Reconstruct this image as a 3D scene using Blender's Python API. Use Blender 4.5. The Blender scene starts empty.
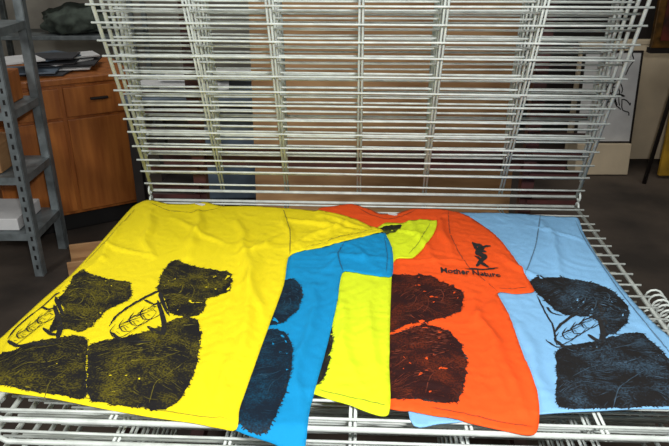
import bpy, bmesh, math, random
import numpy as np
from mathutils import Vector, noise, geometry, Matrix
random.seed(4)
S=bpy.context.scene
S.view_settings.view_transform='Standard'

# ---------------- helpers ----------------
def lin(c):
    return tuple(((v/255)/12.92 if v/255<=0.04045 else (((v/255)+0.055)/1.055)**2.4) for v in c)+(1,)
def mat(name,rgb,rough=0.6,metal=0.0,nscale=0,namt=0.0,bump=0.0,rgb2=None,stretch=None,spec=0.5):
    m=bpy.data.materials.new(name); m.use_nodes=True
    nt=m.node_tree; b=nt.nodes['Principled BSDF']
    b.inputs['Base Color'].default_value=lin(rgb); b.inputs['Roughness'].default_value=rough
    b.inputs['Metallic'].default_value=metal; b.inputs['Specular IOR Level'].default_value=spec
    if nscale:
        tc=nt.nodes.new('ShaderNodeTexCoord'); mp=nt.nodes.new('ShaderNodeMapping')
        if stretch: mp.inputs['Scale'].default_value=stretch
        n=nt.nodes.new('ShaderNodeTexNoise'); n.inputs['Scale'].default_value=nscale; n.inputs['Detail'].default_value=6
        nt.links.new(tc.outputs['Object'],mp.inputs[0]); nt.links.new(mp.outputs[0],n.inputs['Vector'])
        if rgb2 is None: rgb2=tuple(v*(1-namt) for v in rgb)
        r=nt.nodes.new('ShaderNodeValToRGB')
        r.color_ramp.elements[0].position=0.35; r.color_ramp.elements[1].position=0.65
        r.color_ramp.elements[0].color=lin(rgb2); r.color_ramp.elements[1].color=lin(rgb)
        nt.links.new(n.outputs['Fac'],r.inputs[0]); nt.links.new(r.outputs[0],b.inputs['Base Color'])
        if bump:
            bp=nt.nodes.new('ShaderNodeBump'); bp.inputs['Strength'].default_value=bump; bp.inputs['Distance'].default_value=0.005
            nt.links.new(n.outputs['Fac'],bp.inputs['Height']); nt.links.new(bp.outputs[0],b.inputs['Normal'])
    return m
def link(o,parent=None):
    S.collection.objects.link(o)
    if parent: o.parent=parent
    return o
def empty(name,loc=(0,0,0),rz=0):
    e=bpy.data.objects.new(name,None); e.location=loc; e.rotation_euler=(0,0,rz); e.empty_display_size=0.1
    return link(e)
def obj(name,bm,m,parent=None,smooth=False):
    me=bpy.data.meshes.new(name); bm.to_mesh(me); bm.free()
    for x in (m if isinstance(m,list) else [m]): me.materials.append(x)
    if smooth:
        for p in me.polygons: p.use_smooth=True
    return link(bpy.data.objects.new(name,me),parent)
def add_box(bm,size,loc,rot=None,mi=0):
    r=bmesh.ops.create_cube(bm,size=1)
    M=Matrix.Translation(loc)@(rot.to_4x4() if rot else Matrix())@Matrix.Diagonal((*size,1))
    bmesh.ops.transform(bm,matrix=M,verts=r['verts'])
    for v in r['verts']:
        for f in v.link_faces: f.material_index=mi
def box(name,size,loc,m,parent=None,rz=0,bevel=0.004,rot=None):
    bm=bmesh.new(); add_box(bm,size,(0,0,0))
    o=obj(name,bm,m,parent); o.location=loc; o.rotation_euler=rot if rot else (0,0,rz)
    if bevel:
        b=o.modifiers.new('b','BEVEL'); b.width=bevel; b.segments=2
    return o
def add_tube(bm,pts,r,n=6,closed=False):
    pts=[Vector(p) for p in pts]; rings=[]
    N=len(pts); up=None
    for i,p in enumerate(pts):
        t=(pts[min(i+1,N-1)]-pts[max(i-1,0)]).normalized()
        if up is None:
            up=Vector((0,0,1)) if abs(t.z)<0.9 else Vector((0,1,0))
        a=t.cross(up).normalized(); b=a.cross(t).normalized(); up=b
        rings.append([bm.verts.new(p+(a*math.cos(2*math.pi*k/n)+b*math.sin(2*math.pi*k/n))*r) for k in range(n)])
    for i in range(N-1):
        for k in range(n):
            f=bm.faces.new((rings[i][k],rings[i][(k+1)%n],rings[i+1][(k+1)%n],rings[i+1][k])); f.smooth=True
    bm.faces.new(rings[0][::-1]); bm.faces.new(rings[-1])

# ---------------- materials ----------------
M_wire=mat('white_enamelled_wire',(206,214,210),0.35,0.0,30,0.12)
M_steel=mat('maroon_steel',(70,32,30),0.5,0.1,12,0.3)
M_floor=mat('concrete_floor',(84,74,66),0.8,0,2.5,0.35,0.3,rgb2=(50,44,40))
M_wall=mat('plaster_wall',(176,172,162),0.9,0,3,0.15,0.1)
M_ceil=mat('ceiling_paint',(170,168,160),0.9,0,3,0.1)
M_wood=mat('veneer_wood',(184,112,50),0.45,0,5,0.3,0.05,rgb2=(150,84,34),stretch=(6,6,0.6))
M_ply=mat('plywood',(186,146,102),0.7,0,4,0.2,0.05,rgb2=(154,114,76),stretch=(1,1,6))
M_greymetal=mat('grey_shelf_metal',(132,142,146),0.45,0.3,20,0.2)
M_dark=mat('dark_wood',(34,26,24),0.6,0,8,0.4)
M_black=mat('black_plinth',(16,14,14),0.6,0,8,0.3)
M_paper=mat('paper_sheets',(226,228,230),0.8,0,10,0.06)
M_paperdark=mat('dark_card',(58,60,66),0.7,0,10,0.3)
M_cream=mat('cream_board',(222,206,178),0.8,0,3,0.12)
M_yel=mat('ochre_card',(200,154,40),0.6,0,8,0.25)
M_green=mat('grey_green_cloth',(92,104,96),0.95,0,12,0.35,0.5)
M_bluegrey=mat('bluegrey_metal',(104,122,140),0.5,0.1,6,0.3)
M_gold=mat('gilded_frame',(120,84,36),0.4,0.4,20,0.4)

# ---------------- room shell ----------------
def slab(name,size,loc,m): return box(name,size,loc,m,bevel=0)
slab('floor',(8.0,9.0,0.1),(0,2.0,-0.05),M_floor)
slab('ceiling',(8.0,9.0,0.1),(0,2.0,3.25),M_ceil)
slab('wall_back',(8.0,0.1,3.2),(0,6.45,1.6),M_wall)
slab('wall_front',(8.0,0.1,3.2),(0,-2.45,1.6),M_wall)
slab('wall_left',(0.1,8.8,3.2),(-3.95,2,1.6),M_wall)
slab('wall_right',(0.1,8.8,3.2),(3.95,2,1.6),M_wall)

# ---------------- drying rack ----------------
RACK=empty('screen_print_drying_rack',(0.077,1.760,0),math.radians(-2.5))
HW=0.598; DEP=0.935; ZT=0.828; GAP=0.045
BARS=[-0.395,-0.212,-0.008,0.176,0.388]
def wire_shelf(name,zh,tilt,seed):
    rnd=random.Random(seed)
    if tilt is None: d=Vector((0,-1,0)); nrm=Vector((0,0,1))
    else:
        a=math.radians(tilt); d=Vector((0,-math.sin(a),math.cos(a))); nrm=Vector((0,-math.cos(a),-math.sin(a)))
    o=Vector((0,0,zh)); P=lambda x,t,n=0: o+Vector((x,0,0))+d*t+nrm*n
    bm=bmesh.new()
    c=0.03
    loop=[(-HW,0.0),(-HW,DEP-c),(-HW+c*.3,DEP-c*.3),(-HW+c,DEP),(HW-c,DEP),(HW-c*.3,DEP-c*.3),(HW,DEP-c),(HW,0)]
    add_tube(bm,[P(x,t) for x,t in loop],0.0048,8)
    add_tube(bm,[P(-HW,0.0),P(HW,0.0)],0.0042,8)
    for b in BARS:
        for s in (-0.004,0.004):
            add_tube(bm,[P(b+s,0.0,-0.006),P(b+s,DEP,-0.006)],0.0028,6)
    n=20
    for i in range(n):
        t=0.03+i*(DEP-0.045)/(n-1)+rnd.uniform(-.004,.004)
        ex=0.014
        k=5; tw=rnd.uniform(-.004,.004)
        pts=[P(-HW-ex+(2*HW+2*ex)*j/k,t+tw*(j/k-.5)+rnd.uniform(-.0015,.0015),0.004) for j in range(k+1)]
        add_tube(bm,pts,0.0027,6)
    for sx in (-1,1):
        cx=P(sx*(HW+0.006),0.0)
        add_tube(bm,[cx+Vector((0,0.012*math.cos(a),0.012*math.sin(a))) for a in np.linspace(0,2*math.pi,11)],0.003,6)
    return obj(name,bm,M_wire,RACK)
NLOW=7
for i in range(NLOW):
    wire_shelf('wire_shelf_flat_%d'%(i+1),ZT-i*GAP,None,i)
NUP=6; UGAP=0.055
for i in range(NUP):
    wire_shelf('wire_shelf_raised_%d'%(i+1),ZT+0.03+i*UGAP,25.0-2.9*i,50+i)
# stand
bm=bmesh.new()
for sx in (-1,1):
    add_box(bm,(0.035,0.035,1.40),(sx*0.47,0.06,0.76))
    add_box(bm,(0.04,1.0,0.04),(sx*0.50,-0.40,0.08))
    add_box(bm,(0.03,0.03,0.44),(sx*0.50,-0.80,0.30))
    add_box(bm,(0.03,0.86,0.03),(sx*0.50,-0.38,0.53))
    for k in range(NLOW): add_box(bm,(0.14,0.012,0.012),(sx*0.54,0.035,ZT-k*GAP))
    for k in range(NUP): add_box(bm,(0.14,0.012,0.012),(sx*0.54,0.035,ZT+0.03+k*UGAP))
add_box(bm,(1.16,0.035,0.055),(0,0.095,0.935))
add_box(bm,(1.04,0.03,0.04),(0,0.06,0.10))
add_box(bm,(1.04,0.03,0.04),(0,-0.80,0.50))
st=obj('steel_stand',bm,M_steel,RACK)
bm=bmesh.new()
for sx in (-1,1):
    for y in (-0.86,0.06):
        c=Vector((sx*0.50,y,0.03))
        r=bmesh.ops.create_cone(bm,cap_ends=True,segments=20,radius1=0.03,radius2=0.03,depth=0.02)
        bmesh.ops.transform(bm,matrix=Matrix.Translation(c)@Matrix.Rotation(math.pi/2,4,'Y'),verts=r['verts'])
obj('castors',bm,M_black,RACK)
def coil(bm,a,b,rad,pitch,r):
    a=Vector(a);b=Vector(b);L=(b-a).length;t=(b-a).normalized()
    u=t.cross(Vector((0,0,1))).normalized();v=u.cross(t)
    n=int(L/pitch*12); add_tube(bm,[a+t*(L*i/n)+(u*math.cos(i*math.pi/6)+v*math.sin(i*math.pi/6))*rad for i in range(n+1)],r,5)
bm=bmesh.new()
coil(bm,(0.640,-0.46,0.81),(0.640,-0.86,0.80),0.017,0.020,0.0026)
coil(bm,(0.640,-0.46,0.76),(0.640,-0.86,0.75),0.017,0.020,0.0026)
coil(bm,(-0.640,-0.62,0.80),(-0.640,-0.90,0.79),0.017,0.020,0.0026)
obj('counterbalance_springs',bm,M_wire,RACK)

# ---------------- t-shirts ----------------
def T(u,v):
    """shirt pattern grid -> metres on the rack bed"""
    s=v+75.0
    return ((u-334.5)*0.7903/s, 579.6/s-0.3215)
def cr(pts,step=0.008,closed=True):
    P=[np.array(p,float) for p in pts]; n=len(P); out=[]
    rng=range(n) if closed else range(n-1)
    for i in rng:
        g=lambda k: P[k%n] if closed else P[min(max(k,0),n-1)]
        p0,p1,p2,p3=g(i-1),g(i),g(i+1),g(i+2)
        m=max(1,int(np.linalg.norm(p2-p1)/step))
        for j in range(m):
            t=j/m; te=0.35
            m1=(p2-p0)*te; m2=(p3-p1)*te
            h=(2*t**3-3*t**2+1)*p1+(t**3-2*t**2+t)*m1+(-2*t**3+3*t**2)*p2+(t**3-t**2)*m2
            out.append(h)
    if not closed: out.append(P[-1])
    return np.array(out)
def sdist(Q,poly):
    Q=np.asarray(Q,float); A=poly; B=np.roll(poly,-1,axis=0)
    d=np.full(len(Q),1e9); ins=np.zeros(len(Q),bool)
    for a,b in zip(A,B):
        ab=b-a; t=np.clip(((Q-a)@ab)/max(ab@ab,1e-12),0,1)
        d=np.minimum(d,np.linalg.norm(Q-(a+t[:,None]*ab),axis=1))
        c=((a[1]>Q[:,1])!=(b[1]>Q[:,1]))
        with np.errstate(divide='ignore',invalid='ignore'):
            xi=(b[0]-a[0])*(Q[:,1]-a[1])/(b[1]-a[1])+a[0]
        ins^=c&(Q[:,0]<xi)
    return np.where(ins,d,-d)
def sm(x,a,b):
    t=np.clip((x-a)/(b-a),0,1); return t*t*(3-2*t)
SH={}
SH['light_blue_tshirt']=dict(col=(130,184,228),out=[(440,222),(480,216),(520,217),(560,220),(577,221),(583,236),(598,262),(628,300),(652,326),(680,352),(692,380),(697,411),(640,413),(560,417),(500,422),(440,428),(410,424),(405,330)],
  folds=[((545,225),(560,285),.008,.008),((530,230),(600,250),.007,.006),((500,260),(560,300),.008,.008),((575,230),(640,330),.007,.005),((520,330),(545,410),.010,.007)])
SH['orange_tshirt']=dict(col=(240,86,28),out=[(318,213),(335,209),(352,207),(368,212),(380,217),(396,217),(412,212),(430,212),(447,213),(470,222),(495,240),(515,265),(531,291),(533,297),(516,299),(497,298),(508,320),(522,360),(537,403),(534,438),(480,430),(430,421),(385,412),(345,405),(330,380),(335,300),(330,240)],
  folds=[((470,300),(500,400),.009,.009),((440,225),(452,262),.008,.009),((400,265),(470,268),.007,.006),((480,330),(525,420),.008,.006),((405,225),(440,275),.007,.006),((505,300),(470,330),.008,.006)])
SH['neon_tshirt']=dict(col=(218,236,36),out=[(300,240),(340,236),(370,236),(384,228),(400,228),(420,224),(436,226),(434,238),(424,252),(412,263),(396,264),(392,275),(390,320),(389,370),(388,419),(350,410),(314,398),(285,390),(290,300)],
  folds=[((340,300),(350,390),.009,.007),((370,290),(376,400),.010,.007),((395,235),(425,240),.006,.006),((400,255),(428,232),.005,.004)])
SH['blue_tshirt']=dict(col=(14,140,198),out=[(230,250),(290,250),(330,246),(362,241),(383,239),(391,252),(393,266),(391,283),(368,281),(343,279),(337,310),(325,360),(311,410),(303,446),(270,440),(235,432),(215,420),(230,330)],
  folds=[((330,262),(385,266),.007,.008),((310,290),(300,430),.009,.009),((320,280),(340,262),.006,.006),((345,250),(380,275),.006,.005)])
SH['yellow_tshirt']=dict(col=(244,224,26),out=[(133,206),(150,203),(170,207),(190,207),(205,205),(222,209),(250,209),(283,211),(315,214),(345,220),(366,229),(383,238),(360,245),(335,251),(305,257),(289,262),(284,290),(268,335),(252,380),(240,415),(236,433),(200,428),(150,421),(100,412),(50,402),(0,395),(-25,390),(-42,362),(-20,340),(0,326),(40,294),(70,272),(92,250),(112,228)],
  folds=[((200,215),(190,262),.010,.011),((238,225),(262,330),.010,.011),((262,240),(225,400),.012,.009),((125,225),(100,262),.009,.010),((100,262),(40,310),.009,.008),((290,222),(350,235),.009,.010),((150,215),(150,262),.009,.009),((284,213),(289,260),.006,.007),((300,250),(345,228),.007,.009),((320,218),(372,236),.006,.007),((215,330),(205,420),.010,.006),((20,330),(0,380),.009,.006),((170,222),(225,250),.008,.006),((235,262),(284,240),.009,.007),((100,245),(150,262),.007,.006)])
ORDER=list(SH.keys())
for k,s in SH.items():
    s['poly']=cr([T(*p) for p in s['out']])
    s['f']=[(np.array(T(*a)),np.array(T(*b)),w,h) for a,b,w,h in s['folds']]
def ridge(k,Q):
    s=SH[k]; z=np.zeros(len(Q)); sd=ORDER.index(k)*7.3
    off=np.array([noise.noise(Vector((q[0]*9,q[1]*9,sd))) for q in Q])*0.022
    for a,b,w,h in s['f']:
        ab=b-a; t=np.clip(((Q-a)@ab)/(ab@ab),0,1)
        n=np.array([-ab[1],ab[0]])/np.linalg.norm(ab)
        c=(Q-a-t[:,None]*ab); dd=np.sqrt(((c@n)+off)**2+np.clip(np.linalg.norm(c,axis=1)**2-(c@n)**2,0,None))
        z+=h*np.exp(-(dd/w)**2)*(0.3+0.7*np.sin(np.pi*np.clip(t,0.08,0.92)))
    def nf(q):
        a=noise.noise(Vector((q[0]*4+sd,q[1]*4,sd+3)))*2.2
        c,s2=math.cos(a),math.sin(a); x=c*q[0]-s2*q[1]; y=s2*q[0]+c*q[1]
        v=1-abs(noise.noise(Vector((x*20+sd,y*6,sd))))*2.6
        return max(0,v)**2*0.6+0.5*max(0,noise.noise(Vector((q[0]*7,q[1]*7,sd+8))))
    nz=np.array([nf(q) for q in Q])
    return z+nz*0.0034
def height(k,Q,extra=0.0):
    Q=np.asarray(Q,float)
    z=np.full(len(Q),ZT+0.0088)
    for j in ORDER[:ORDER.index(k)]:
        z+=(0.0035+ridge(j,Q))*sm(sdist(Q,SH[j]['poly']),-0.012,0.004)
    z+=ridge(k,Q)*sm(sdist(Q,SH[k]['poly']),-0.004,0.03)
    c,s_=math.cos(math.radians(2.5)),math.sin(math.radians(2.5))
    lx=c*(Q[:,0]-.077)-s_*(Q[:,1]-1.76); ly=s_*(Q[:,0]-.077)+c*(Q[:,1]-1.76)
    z-=np.clip(-ly-DEP-0.004,0,1)*0.6
    z-=np.clip(np.abs(lx)-HW-0.014,0,1)*0.35
    return z+extra
def patch(name,poly,k,m,parent,step=0.008,extra=0.0,solid=0):
    lo=poly.min(0);hi=poly.max(0)
    gx=np.arange(lo[0],hi[0],step);gy=np.arange(lo[1],hi[1],step)
    G=np.array([(x+(0.5*step if j%2 else 0),y) for j,y in enumerate(gy) for x in gx]) if len(gx) and len(gy) else np.zeros((0,2))
    if len(G): G=G[sdist(G,poly)>step*0.45]
    A=[Vector(p) for p in poly]+[Vector(p) for p in G]
    r=geometry.delaunay_2d_cdt(A,[],[list(range(len(poly)))],1,1e-6)
    V,F=r[0],r[2]
    Q=np.array([(v.x,v.y) for v in V]); z=height(k,Q,extra)
    me=bpy.data.meshes.new(name); me.from_pydata([(q[0],q[1],zz) for q,zz in zip(Q,z)],[],F)
    me.materials.append(m)
    bm=bmesh.new();bm.from_mesh(me);bmesh.ops.recalc_face_normals(bm,faces=bm.faces)
    if sum(f.normal.z for f in bm.faces)<0: bmesh.ops.reverse_faces(bm,faces=bm.faces)
    bm.to_mesh(me);bm.free()
    for p in me.polygons: p.use_smooth=True
    o=link(bpy.data.objects.new(name,me),parent)
    if solid:
        md=o.modifiers.new('s','SOLIDIFY'); md.thickness=solid; md.offset=-1
    return o
def cloth(name,rgb):
    return mat(name,rgb,0.8,0,900,0.05,0.2,spec=0.2)
def ink(name,rgb,thr=0.36,dark=(14,13,16)):
    m=bpy.data.materials.new(name); m.use_nodes=True; nt=m.node_tree; b=nt.nodes['Principled BSDF']
    b.inputs['Roughness'].default_value=0.75; b.inputs['Specular IOR Level'].default_value=0.25
    tc=nt.nodes.new('ShaderNodeTexCoord'); n1=nt.nodes.new('ShaderNodeTexNoise'); n1.inputs['Scale'].default_value=20; n1.inputs['Detail'].default_value=2
    n2=nt.nodes.new('ShaderNodeTexNoise'); n2.inputs['Scale'].default_value=320; n2.inputs['Detail'].default_value=3
    mul=nt.nodes.new('ShaderNodeMath'); mul.operation='MULTIPLY'
    r=nt.nodes.new('ShaderNodeValToRGB'); r.color_ramp.elements[0].position=thr-0.12; r.color_ramp.elements[1].position=thr+0.08
    r.color_ramp.elements[0].color=lin(dark); r.color_ramp.elements[1].color=lin(tuple(c*0.42 for c in rgb))
    for n in (n1,n2): nt.links.new(tc.outputs['Object'],n.inputs['Vector'])
    nt.links.new(n1.outputs['Fac'],mul.inputs[0]); nt.links.new(n2.outputs['Fac'],mul.inputs[1])
    nt.links.new(mul.outputs[0],r.inputs[0]); nt.links.new(r.outputs[0],b.inputs['Base Color'])
    return m
M_ink=mat('black_ink',(22,21,22),0.75,0,40,0.3)
def ribbons_mesh(name,curves,k,m,parent,extra):
    L=[];R=[];cnt=[]
    for c,w in curves:
        t=np.gradient(c,axis=0); t/=np.linalg.norm(t,axis=1)[:,None]+1e-9
        nn=np.stack([-t[:,1],t[:,0]],1); w=np.asarray(w)[:,None]/2
        L.append(c+nn*w);R.append(c-nn*w);cnt.append(len(c))
    if not cnt: return
    Q=np.concatenate(L+R); z=height(k,Q,extra); tot=sum(cnt)
    bm=bmesh.new(); vs=[bm.verts.new((q[0],q[1],zz)) for q,zz in zip(Q,z)]
    o=0
    for n in cnt:
        for i in range(n-1): bm.faces.new((vs[tot+o+i],vs[tot+o+i+1],vs[o+i+1],vs[o+i]))
        o+=n
    for f in bm.faces:
        f.normal_update()
        if f.normal.z<0: f.normal_flip()
    return obj(name,bm,m,parent)
def strokes(name,lst,k,m,parent,extra=0.0012):
    cs=[]
    for pts,w0,w1 in lst:
        c=cr([T(*p) for p in pts],0.005,closed=False); kk=np.linspace(0,1,len(c))
        cs.append((c,(w0*(1-kk)+w1*kk)*np.clip(np.sin(np.pi*np.clip(kk,0.04,0.96))*2.2,0.2,1)))
    return ribbons_mesh(name,cs,k,m,parent,extra)
def fur(name,poly,k,mlight,parent,seed):
    rnd=random.Random(seed); c0=poly.mean(0); lo=poly.min(0); hi=poly.max(0); sz=(hi-lo)
    c1=c0+sz*np.array([rnd.uniform(-.2,.2),-0.75])
    def flow(p):
        d=p-c1; a=math.atan2(d[1],d[0])+math.pi/2+1.6*noise.noise(Vector((p[0]*11,p[1]*11,seed)))
        return np.array([math.cos(a),math.sin(a)])
    starts=np.array([(rnd.uniform(lo[0],hi[0]),rnd.uniform(lo[1],hi[1])) for _ in range(900)])
    cs=[]
    for p in starts:
        clus=noise.noise(Vector((p[0]*22,p[1]*22,seed+9.1)))
        if clus<rnd.uniform(-.1,.35): continue
        q=p.copy(); pts=[q.copy()]; n=rnd.randint(3,7)
        for _ in range(n): q=q+flow(q)*0.004; pts.append(q.copy())
        pts=np.array(pts)
        cs.append((pts,np.sin(np.pi*np.linspace(.1,.97,len(pts)))*rnd.uniform(.0005,.0010)))
    if cs:
        ends=np.concatenate([c[0] for c in cs]); sd=sdist(ends,poly); o=0; keep=[]
        for c in cs:
            n=len(c[0])
            if sd[o:o+n].min()>0.003: keep.append(c)
            o+=n
        ribbons_mesh(name+'_hair_highlights',keep,k,mlight,parent,0.0019)
    fr=[]
    for i in range(0,len(poly)):
        p=poly[i]; d=(p-c0)/np.linalg.norm(p-c0)
        f=flow(p)
        if f@d<0: f=-f
        e=d*0.4+f*0.9; e/=np.linalg.norm(e); l=rnd.uniform(.001,.004)
        s0=p-e*0.004+np.array([rnd.uniform(-.002,.002),rnd.uniform(-.002,.002)])
        fr.append((np.array([s0,s0+e*(0.004+l*.5),s0+e*(0.004+l)]),[.0024,.0018,.0005]))
    ribbons_mesh(name+'_fringe',fr,k,M_ink,parent,0.0015)
PR={
'yellow_tshirt':[
 [(158,294),(163,277),(170,267),(178,264),(188,269),(203,272),(218,275),(230,279),(233,288),(229,297),(217,301),(207,304),(204,316),(196,321),(182,321),(170,318),(166,306)],
 [(90,352),(105,346),(130,341),(150,336),(165,329),(183,322),(197,324),(201,337),(199,360),(192,385),(180,405),(165,415),(140,413),(110,409),(90,404),(88,380)],
 [(58,305),(70,286),(80,273),(92,279),(112,284),(130,287),(132,300),(123,308),(106,316),(94,330),(80,337),(64,333),(50,337),(56,322),(66,314)],
 [(-22,356),(0,353),(20,350),(50,344),(75,341),(88,345),(87,370),(86,403),(60,400),(30,396),(0,390),(-20,386)]],
'blue_tshirt':[
 [(262,305),(276,292),(288,284),(298,288),(303,300),(298,316),(286,326),(268,329)],
 [(255,345),(272,334),(286,339),(293,358),(290,385),(280,412),(268,434),(245,432),(232,415)]],
'neon_tshirt':[[(316,350),(326,335),(331,332),(333,346),(330,366),(322,386),(308,392),(305,370)],
 [(380,233),(393,230),(402,231),(396,237),(386,240),(378,238)]],
'orange_tshirt':[
 [(384,283),(400,279),(420,281),(434,283),(440,288),(452,291),(463,301),(460,317),(445,324),(425,329),(400,333),(384,336)],
 [(384,345),(400,338),(425,331),(448,338),(461,353),(466,374),(463,395),(455,411),(430,409),(395,404),(382,400)]],
'light_blue_tshirt':[
 [(528,287),(545,282),(575,284),(598,289),(616,299),(628,314),(625,328),(614,338),(600,343),(602,330),(590,322),(570,320),(556,316),(544,305),(535,297)],
 [(556,357),(570,351),(600,345),(622,339),(640,338),(655,350),(672,370),(684,408),(640,412),(560,413),(556,385)]]}
def face(cx,cy,sc=1):
    q=lambda x,y:(cx+x*sc,cy+y*sc)
    return [([q(-22,-4),q(-15,-9),q(-6,-10),q(2,-7)],.0026,.0012),
      ([q(-17,-2),q(-12,-5),q(-6,-3),q(-11,0),q(-16,-1)],.0016,.0012),
      ([q(-4,-2),q(-6,5),q(-12,9),q(-18,8)],.0018,.0022),
      ([q(-18,14),q(-10,15),q(-2,12),q(4,7)],.0024,.0010),
      ([q(16,-9),q(23,-8),q(26,-2),q(22,4),q(16,4)],.0022,.0012),
      ([q(18,-4),q(21,-2),q(19,1)],.0016,.0010),
      ([q(4,-4),q(9,2),q(8,10),q(2,17)],.0020,.0008)]
def shoulder(cx,cy,sc=1):
    q=lambda x,y:(cx+x*sc,cy+y*sc)
    return [([q(-38,-18),q(-15,-24),q(10,-28),q(34,-34)],.0018,.0008),
      ([q(-40,2),q(-20,-8),q(6,-10),q(30,-18)],.0014,.0018),
      ([q(0,34),q(6,14),q(22,2),q(40,-10)],.0018,.0008)]
def hand(ox,oy,sc=1):
    q=lambda x,y:(ox+x*sc,oy+y*sc)
    L=[]
    for i,(x,y) in enumerate([(-2,6),(7,0),(17,-6),(28,-12)]):
        L.append(([q(x,y),q(x-5,y+7),q(x-2,y+13),q(x+6,y+13),q(x+15,y+8),q(x+22,y+1)],0.0026,0.0018))
        L.append(([q(x+1,y+8),q(x+5,y+10)],0.0018,0.001))
        L.append(([q(x+8,y+3),q(x+12,y+7)],0.0018,0.001))
        L.append(([q(x+3,y+2),q(x+12,y-3),q(x+22,y-6)],0.0036,0.0018))
        L.append(([q(x+1,y+5),q(x+10,y+1),q(x+20,y-3)],0.0016,0.001))
    L+= [([q(-8,8),q(0,-3),q(14,-13),q(32,-23),q(46,-30)],0.005,0.009),
         ([q(-6,14),q(4,22),q(22,24),q(44,24)],0.007,0.008),
         ([q(40,-18),q(44,-6),q(47,8),q(44,20)],0.007,0.012),
         ([q(26,-19),q(36,-14),q(46,-16),q(54,-22)],0.006,0.004),
         ([q(42,-26),q(47,-12),q(52,-2)],0.010,0.005),
         ([q(30,8),q(38,14),q(46,16)],0.006,0.010)]
    return L
ST={'yellow_tshirt':hand(118,323)+hand(14,325),
'light_blue_tshirt':hand(560,332,0.9)+[([(536,300),(545,318),(552,330),(556,350)],.003,.004),([(545,345),(556,352),(575,350)],.004,.004),([(546,312),(552,318),(562,320)],.006,.003)]}
NEG={'yellow_tshirt':face(187,292,.85)+face(88,302,.85)+shoulder(150,375)+shoulder(45,376,.9),
'blue_tshirt':face(287,306,.45)+shoulder(268,384,.45),
'orange_tshirt':face(420,305,.9)+shoulder(425,372,.85),
'light_blue_tshirt':face(588,304,.8)+shoulder(612,380,1.0),'neon_tshirt':[]}
for k in ORDER:
    s=SH[k]; mc=cloth(k+'_cotton',s['col']); root=patch(k,s['poly'],k,mc,None,0.0072,0,0.0022)
    im=ink(k+'_halftone_ink',s['col'],dark=(40,10,10) if k=='orange_tshirt' else ((6,24,40) if k=='blue_tshirt' else (22,21,22)))
    ml=mat(k+'_line_light',tuple(c*0.46 for c in s['col']),0.85,0,60,0.3)
    for i,p in enumerate(PR[k]):
        pts=cr([T(*a) for a in p],0.006)
        c=pts.mean(0)
        pts=np.array([q+(q-c)/np.linalg.norm(q-c)*0.005*noise.noise(Vector((q[0]*70,q[1]*70,i))) for q in pts])
        patch('figure_print_%d'%(i+1),pts,k,im,root,0.007,0.0013)
        if not(k=='neon_tshirt' and i==1): fur('print_%d'%(i+1),pts,k,ml,root,i+3)
    if k in ST and ST[k]: strokes('print_linework',ST[k],k,M_ink,root,0.0014)
    if NEG[k]: strokes('print_negative_linework',NEG[k],k,ml,root,0.0021)
    sc=tuple(c*0.66 for c in s['col']); ms=mat(k+'_seam',sc,0.9,0,200,0.1)
    seams={'yellow_tshirt':[([(283,213),(290,235),(290,261)],.003,.003),([(376,235),(355,241),(330,248),(305,254)],.002,.002),([(-20,384),(50,396),(120,409),(234,427)],.002,.002),([(150,206),(168,214),(190,216),(208,214),(224,210)],.003,.003),([(135,212),(112,236),(85,262)],.003,.003)],
     'blue_tshirt':[([(384,243),(387,262),(386,280)],.002,.002),([(343,279),(338,262),(345,248)],.003,.003)],
     'neon_tshirt':[([(318,394),(350,404),(387,413)],.002,.002),([(430,228),(420,246),(408,260)],.002,.002)],
     'orange_tshirt':[([(358,211),(372,219),(388,223),(404,219),(416,213)],.003,.003),([(364,210),(378,216),(396,217),(410,212)],.0016,.0016),([(526,293),(512,295),(496,294)],.002,.002),([(532,432),(480,424),(430,415)],.002,.002),([(448,214),(450,240),(466,270),(497,297)],.0025,.0025)],
     'light_blue_tshirt':[([(575,224),(585,245),(625,304),(688,380)],.003,.003),([(540,218),(535,250),(524,280)],.003,.003)]}[k]
    strokes('seams',seams,k,ms,root,0.0009)
    if k=='orange_tshirt':
        strokes('sleeve_logo_figure',[([(474,250),(482,253),(490,252)],.014,.008),([(482,252),(478,259),(486,264)],.016,.018),([(486,262),(480,268),(488,274)],.013,.010),([(474,262),(480,266),(476,273)],.008,.008),([(464,275),(482,276),(498,274)],.006,.006),([(472,248),(477,256),(486,258)],.007,.010)],k,M_ink,root,0.0018)
        tc=bpy.data.curves.new('t','FONT'); tc.body='Mother Nature'; tc.size=0.034; tc.offset=0.0007
        to=bpy.data.objects.new('t',tc); S.collection.objects.link(to)
        bpy.context.view_layer.update()
        me=bpy.data.meshes.new_from_object(to.evaluated_get(bpy.context.evaluated_depsgraph_get()))
        bpy.data.objects.remove(to)
        co=np.array([v.co[:] for v in me.vertices]); wd=co[:,0].max()
        a=np.array(T(440,279)); b=np.array(T(500,284)); ex=(b-a)/wd
        Q=a+co[:,:1]*ex+co[:,1:2]*np.array([0.08,0.95])
        z=height(k,Q,0.0030)
        for v,q,zz in zip(me.vertices,Q,z): v.co=(q[0],q[1],zz)
        me.materials.clear(); me.materials.append(M_ink); link(bpy.data.objects.new('sleeve_logo_text',me),root)
    if k in('yellow_tshirt','orange_tshirt'):
        a=(196,207) if k=='yellow_tshirt' else (388,217)
        strokes('neck_label',[([a,(a[0]+9,a[1]+2)],.014,.014)],k,M_paper,root,0.0016)

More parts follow.
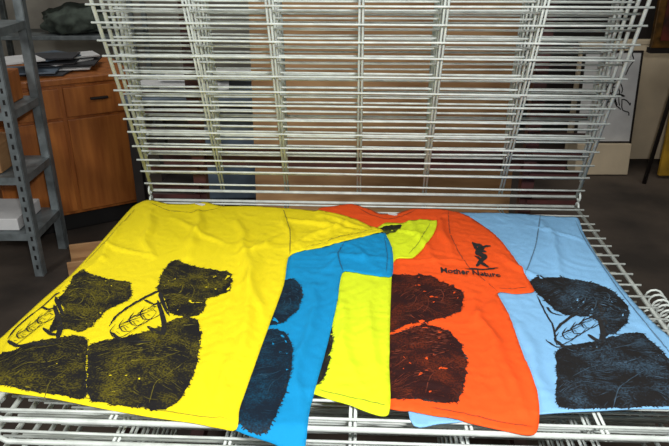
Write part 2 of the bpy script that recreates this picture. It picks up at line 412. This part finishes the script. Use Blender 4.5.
# ---------------- background ----------------
sh=empty('metal_shelving_unit',(-1.404,2.868,0))
bm=bmesh.new()
for x,y in ((0,0),(0,0.30),(-0.95,0),(-0.95,0.30)):
    add_box(bm,(0.004,0.04,1.95),(x,y,0.975)); add_box(bm,(0.04,0.004,1.95),(x-0.02,y-0.018,0.975))
for z in (0.22,0.50,0.80,1.15,1.55,1.93):
    add_box(bm,(0.95,0.32,0.006),(-0.475,0.15,z)); add_box(bm,(0.95,0.004,0.035),(-0.475,-0.012,z-0.015)); add_box(bm,(0.004,0.32,0.035),(-0.003,0.15,z-0.015))
obj('shelf_frame',bm,M_greymetal,sh)
bm=bmesh.new()
for i in range(38): add_box(bm,(0.010,0.002,0.022),(-0.02,-0.0205,0.05+i*0.05))
obj('post_slots',bm,M_black,sh)
box('carton_tall',(0.20,0.22,0.14),(-0.16,0.15,0.875),M_wood,sh,0,0.006)
box('carton',(0.26,0.24,0.13),(-0.25,0.15,0.572),M_ply,sh,0,0.006)
box('paper_ream',(0.22,0.26,0.06),(-0.2,0.15,0.255),M_paper,sh)
box('cloth_bundle',(0.3,0.26,0.12),(-0.25,0.15,1.215),M_green,sh,0,0.04)

# wooden cabinet
W=0.72
cb=empty('wooden_cabinet',(-1.515,3.59,0),math.radians(30))
box('carcass',(W,0.50,0.70),(0,0,0.46),M_wood,cb)
box('top_board',(W+0.03,0.53,0.03),(0,0,0.826),M_wood,cb)
box('plinth',(W-0.06,0.44,0.10),(0,0.01,0.055),M_black,cb)
for i,x in enumerate((-W/4,W/4)):
    box('door_panel_%d'%(i+1),(W/2-0.02,0.018,0.50),(x,-0.258,0.38),M_wood,cb,0,0.003)
    box('drawer_front_%d'%(i+1),(W/2-0.02,0.018,0.15),(x,-0.258,0.72),M_wood,cb,0,0.003)
    box('drawer_handle_%d'%(i+1),(0.09,0.02,0.012),(x,-0.276,0.73),M_dark,cb,0,0.003)
pp=empty('paper_stack',(-1.515,3.59,0.8425),math.radians(30))
for i in range(10):
    mm=[M_paperdark,M_paper,M_bluegrey,M_paperdark,M_paper,M_paperdark,M_paper,M_bluegrey,M_paperdark,M_paper][i]
    box('sheet_%d'%(i+1),(random.uniform(.22,.38)*(1-i*.03),random.uniform(.18,.32)*(1-i*.03),0.008),(random.uniform(-.16,.16),random.uniform(-.08,.08),0.005+i*0.0085),mm,pp,random.uniform(-.6,.6),0.001)
# second shelf with cloth
bs=empty('back_shelf',(-2.05,5.3,0))
for z in (0.35,0.78,1.22,1.65): box('board_%d'%int(z*100),(1.1,0.4,0.03),(0,0,z),M_greymetal,bs)
for x in (-0.55,0.55):
    for y in(-.18,.18): box('post',(0.04,0.04,1.8),(x,y,0.9),M_greymetal,bs)
for nm,loc,sc in (('folded_cloth',(0.1,-0.02,0.88),(1,1,1)),('folded_cloth_b',(0.05,-.02,1.31),(0.8,1,0.7))):
    bm=bmesh.new()
    r=bmesh.ops.create_icosphere(bm,subdivisions=4,radius=1)
    for v in r['verts']:
        n=noise.fractal(v.co*2.2,1,2,3); v.co=Vector((v.co.x*0.26,v.co.y*0.16,max(v.co.z,-0.55)*0.13))*(1+0.25*n)
    o=obj(nm,bm,M_green,bs,True); o.location=loc; o.scale=sc

# work bench behind the rack
wb=empty('work_bench',(-0.60,3.25,0),0)
box('bench_top',(0.72,0.55,0.035),(0,0,0.82),M_bluegrey,wb)
for i,(x,y) in enumerate([(-.33,-.24),(.30,-.24),(-.33,.24),(.33,.24)]): box('leg_%d'%(i+1),(0.045,0.045,0.80),(x,y,0.40),M_dark,wb)
box('lower_shelf',(0.62,0.45,0.02),(0,0,0.30),M_dark,wb)
box('metal_box',(0.36,0.32,0.34),(0.10,-0.02,0.482),M_bluegrey,wb,0.05,0.01)
box('metal_box_lid',(0.37,0.33,0.03),(0.10,-0.02,0.668),M_greymetal,wb,0.05,0.006)
for i in range(8):
    box('paper_sheet_%d'%(i+1),(0.27,0.20,0.008),(random.uniform(-.2,.2),random.uniform(-.14,.1),0.842+i*0.0085),M_paper,wb,random.uniform(-.5,.5),0.001)
# plywood board leaning behind the rack
pb=box('plywood_board',(1.06,0.018,1.32),(0.20,2.62,0.663),M_ply,None,0,0.002)
pb.rotation_euler=(math.radians(-4),0,math.radians(-2))
box('storage_crate',(0.7,0.35,0.6),(0.35,3.05,0.3),M_dark)
# tall dark cupboards
for j,(cx,w) in enumerate(((1.35,1.7),(3.0,1.5))):
    dc=empty('dark_cupboard' if j==0 else 'dark_cupboard.001',(cx,5.6,0))
    box('carcass',(w,0.5,1.9),(0,0,0.95),M_dark,dc)
    for x in(-w/4,w/4): box('door',(w/2-.03,0.02,1.78),(x,-0.26,0.96),M_dark,dc,0,0.006)
    for x in(-.05,.05): box('knob',(0.02,0.03,0.08),(x,-0.285,1.0),M_greymetal,dc,0,0.004)
# cream partition
cp=empty('low_partition_screen',(2.55,4.52,0))
box('panel',(1.85,0.04,0.80),(0,0,0.44),M_cream,cp)
box('top_rail',(1.87,0.05,0.03),(0,0,0.845),M_cream,cp)
box('foot_left',(0.05,0.1,0.04),(-0.85,0,0.02),M_dark,cp); box('foot_right',(0.05,0.1,0.04),(0.85,0,0.02),M_dark,cp)
# sketch canvas
sk=empty('sketch_canvas',(1.80,4.34,0.22)); sk.rotation_euler=(math.radians(-6),0,0)
box('canvas',(0.36,0.02,0.58),(0,0,0.29),M_paper,sk,0,0.002)
for x in(-.185,.185): box('frame_side',(0.014,0.026,0.60),(x,0,0.29),M_dark,sk,0,0.001)
for z in(-.005,.585): box('frame_edge',(0.384,0.026,0.014),(0,0,z),M_dark,sk,0,0.001)
box('support_box',(0.36,0.16,0.21),(0,0.03,-0.115),M_cream,sk)
bm=bmesh.new()
rr=random.Random(3)
for i in range(16):
    x,z=rr.uniform(0,.11),rr.uniform(.15,.44); pts=[]; a=rr.uniform(0,6)
    for j in range(8):
        pts.append((x,-0.012,z)); a+=rr.uniform(-.5,.9); x=min(max(x+math.cos(a)*0.018,-.12),.15); z+=math.sin(a)*0.024
    add_tube(bm,pts,0.0035,4)
obj('ink_drawing',bm,M_ink,sk)
# easel with framed painting
ea=empty('easel_with_painting',(2.30,4.12,0))
bm=bmesh.new()
for a,b in (((-0.27,0,0),(-0.10,0.02,1.55)),((0.27,0,0),(0.10,0.02,1.55)),((0,0.28,0),(0,0.05,1.5))): add_tube(bm,[a,b],0.014,8)
add_box(bm,(0.70,0.05,0.03),(-0.06,-0.01,0.86)); add_box(bm,(0.3,0.03,0.03),(0,0.02,1.3))
obj('easel_frame',bm,M_dark,ea)
box('painting_frame',(0.66,0.03,0.50),(-0.09,-0.045,1.13),M_gold,ea)
box('painting',(0.57,0.01,0.41),(-0.09,-0.063,1.13),mat('oil_paint',(92,34,26),0.4,0,7,0.6,0.1,rgb2=(20,16,18)),ea,0,0)
box('ochre_portfolio',(0.46,0.03,0.64),(0.09,0.10,0.34),M_yel,ea,0,0.006)
# small tray on floor near shelving
fb=empty('cardboard_tray',(-1.15,2.95,0),0.3)
box('tray_base',(0.30,0.2,0.02),(0,0,0.011),M_ply,fb); box('tray_side',(0.30,0.012,0.09),(0,-0.1,0.05),M_ply,fb); box('tray_side_b',(0.30,0.012,0.09),(0,0.1,0.05),M_ply,fb)

# ---------------- lights ----------------
def area(name,loc,tgt,size,e,col=(1,1,1),sy=None):
    l=bpy.data.lights.new(name,'AREA'); l.energy=e; l.size=size; l.color=col
    if sy: l.shape='RECTANGLE'; l.size_y=sy
    o=bpy.data.objects.new(name,l); o.location=loc; o.rotation_euler=(Vector(tgt)-Vector(loc)).to_track_quat('-Z','Y').to_euler(); link(o)
area('flash_lamp',(0.15,-0.05,1.85),(0.05,1.3,0.85),0.16,31,(1,0.985,0.96))
area('side_fill_light',(-2.6,-0.6,2.2),(0,1.4,0.9),0.9,56,(1,0.98,0.94))  # added soft light from the left to bring out cloth folds, no window here
area('ceiling_lamp',(0.2,1.2,3.1),(0.2,1.2,0),1.2,12,(1,0.98,0.94),0.3)
area('ceiling_lamp.001',(-1.8,4.2,3.1),(-1.8,4.2,0),1.2,18,(1,0.97,0.92),0.3)
area('partition_fill_light',(2.2,3.2,3.1),(2.2,3.6,0),1.2,18,(1,0.95,0.86),0.3)  # extra fill, added to brighten the cream partition
w=bpy.data.worlds.new('w'); S.world=w; w.use_nodes=True
w.node_tree.nodes['Background'].inputs[0].default_value=(0.6,0.65,0.7,1); w.node_tree.nodes['Background'].inputs[1].default_value=0.05

# ---------------- camera ----------------
cd=bpy.data.cameras.new('camera'); cam=bpy.data.objects.new('camera',cd); link(cam)
cam.location=(0,0,1.55); cam.rotation_euler=(math.radians(66),0,0); cd.lens=36.05; cd.sensor_width=36; cd.clip_start=0.02
S.camera=cam
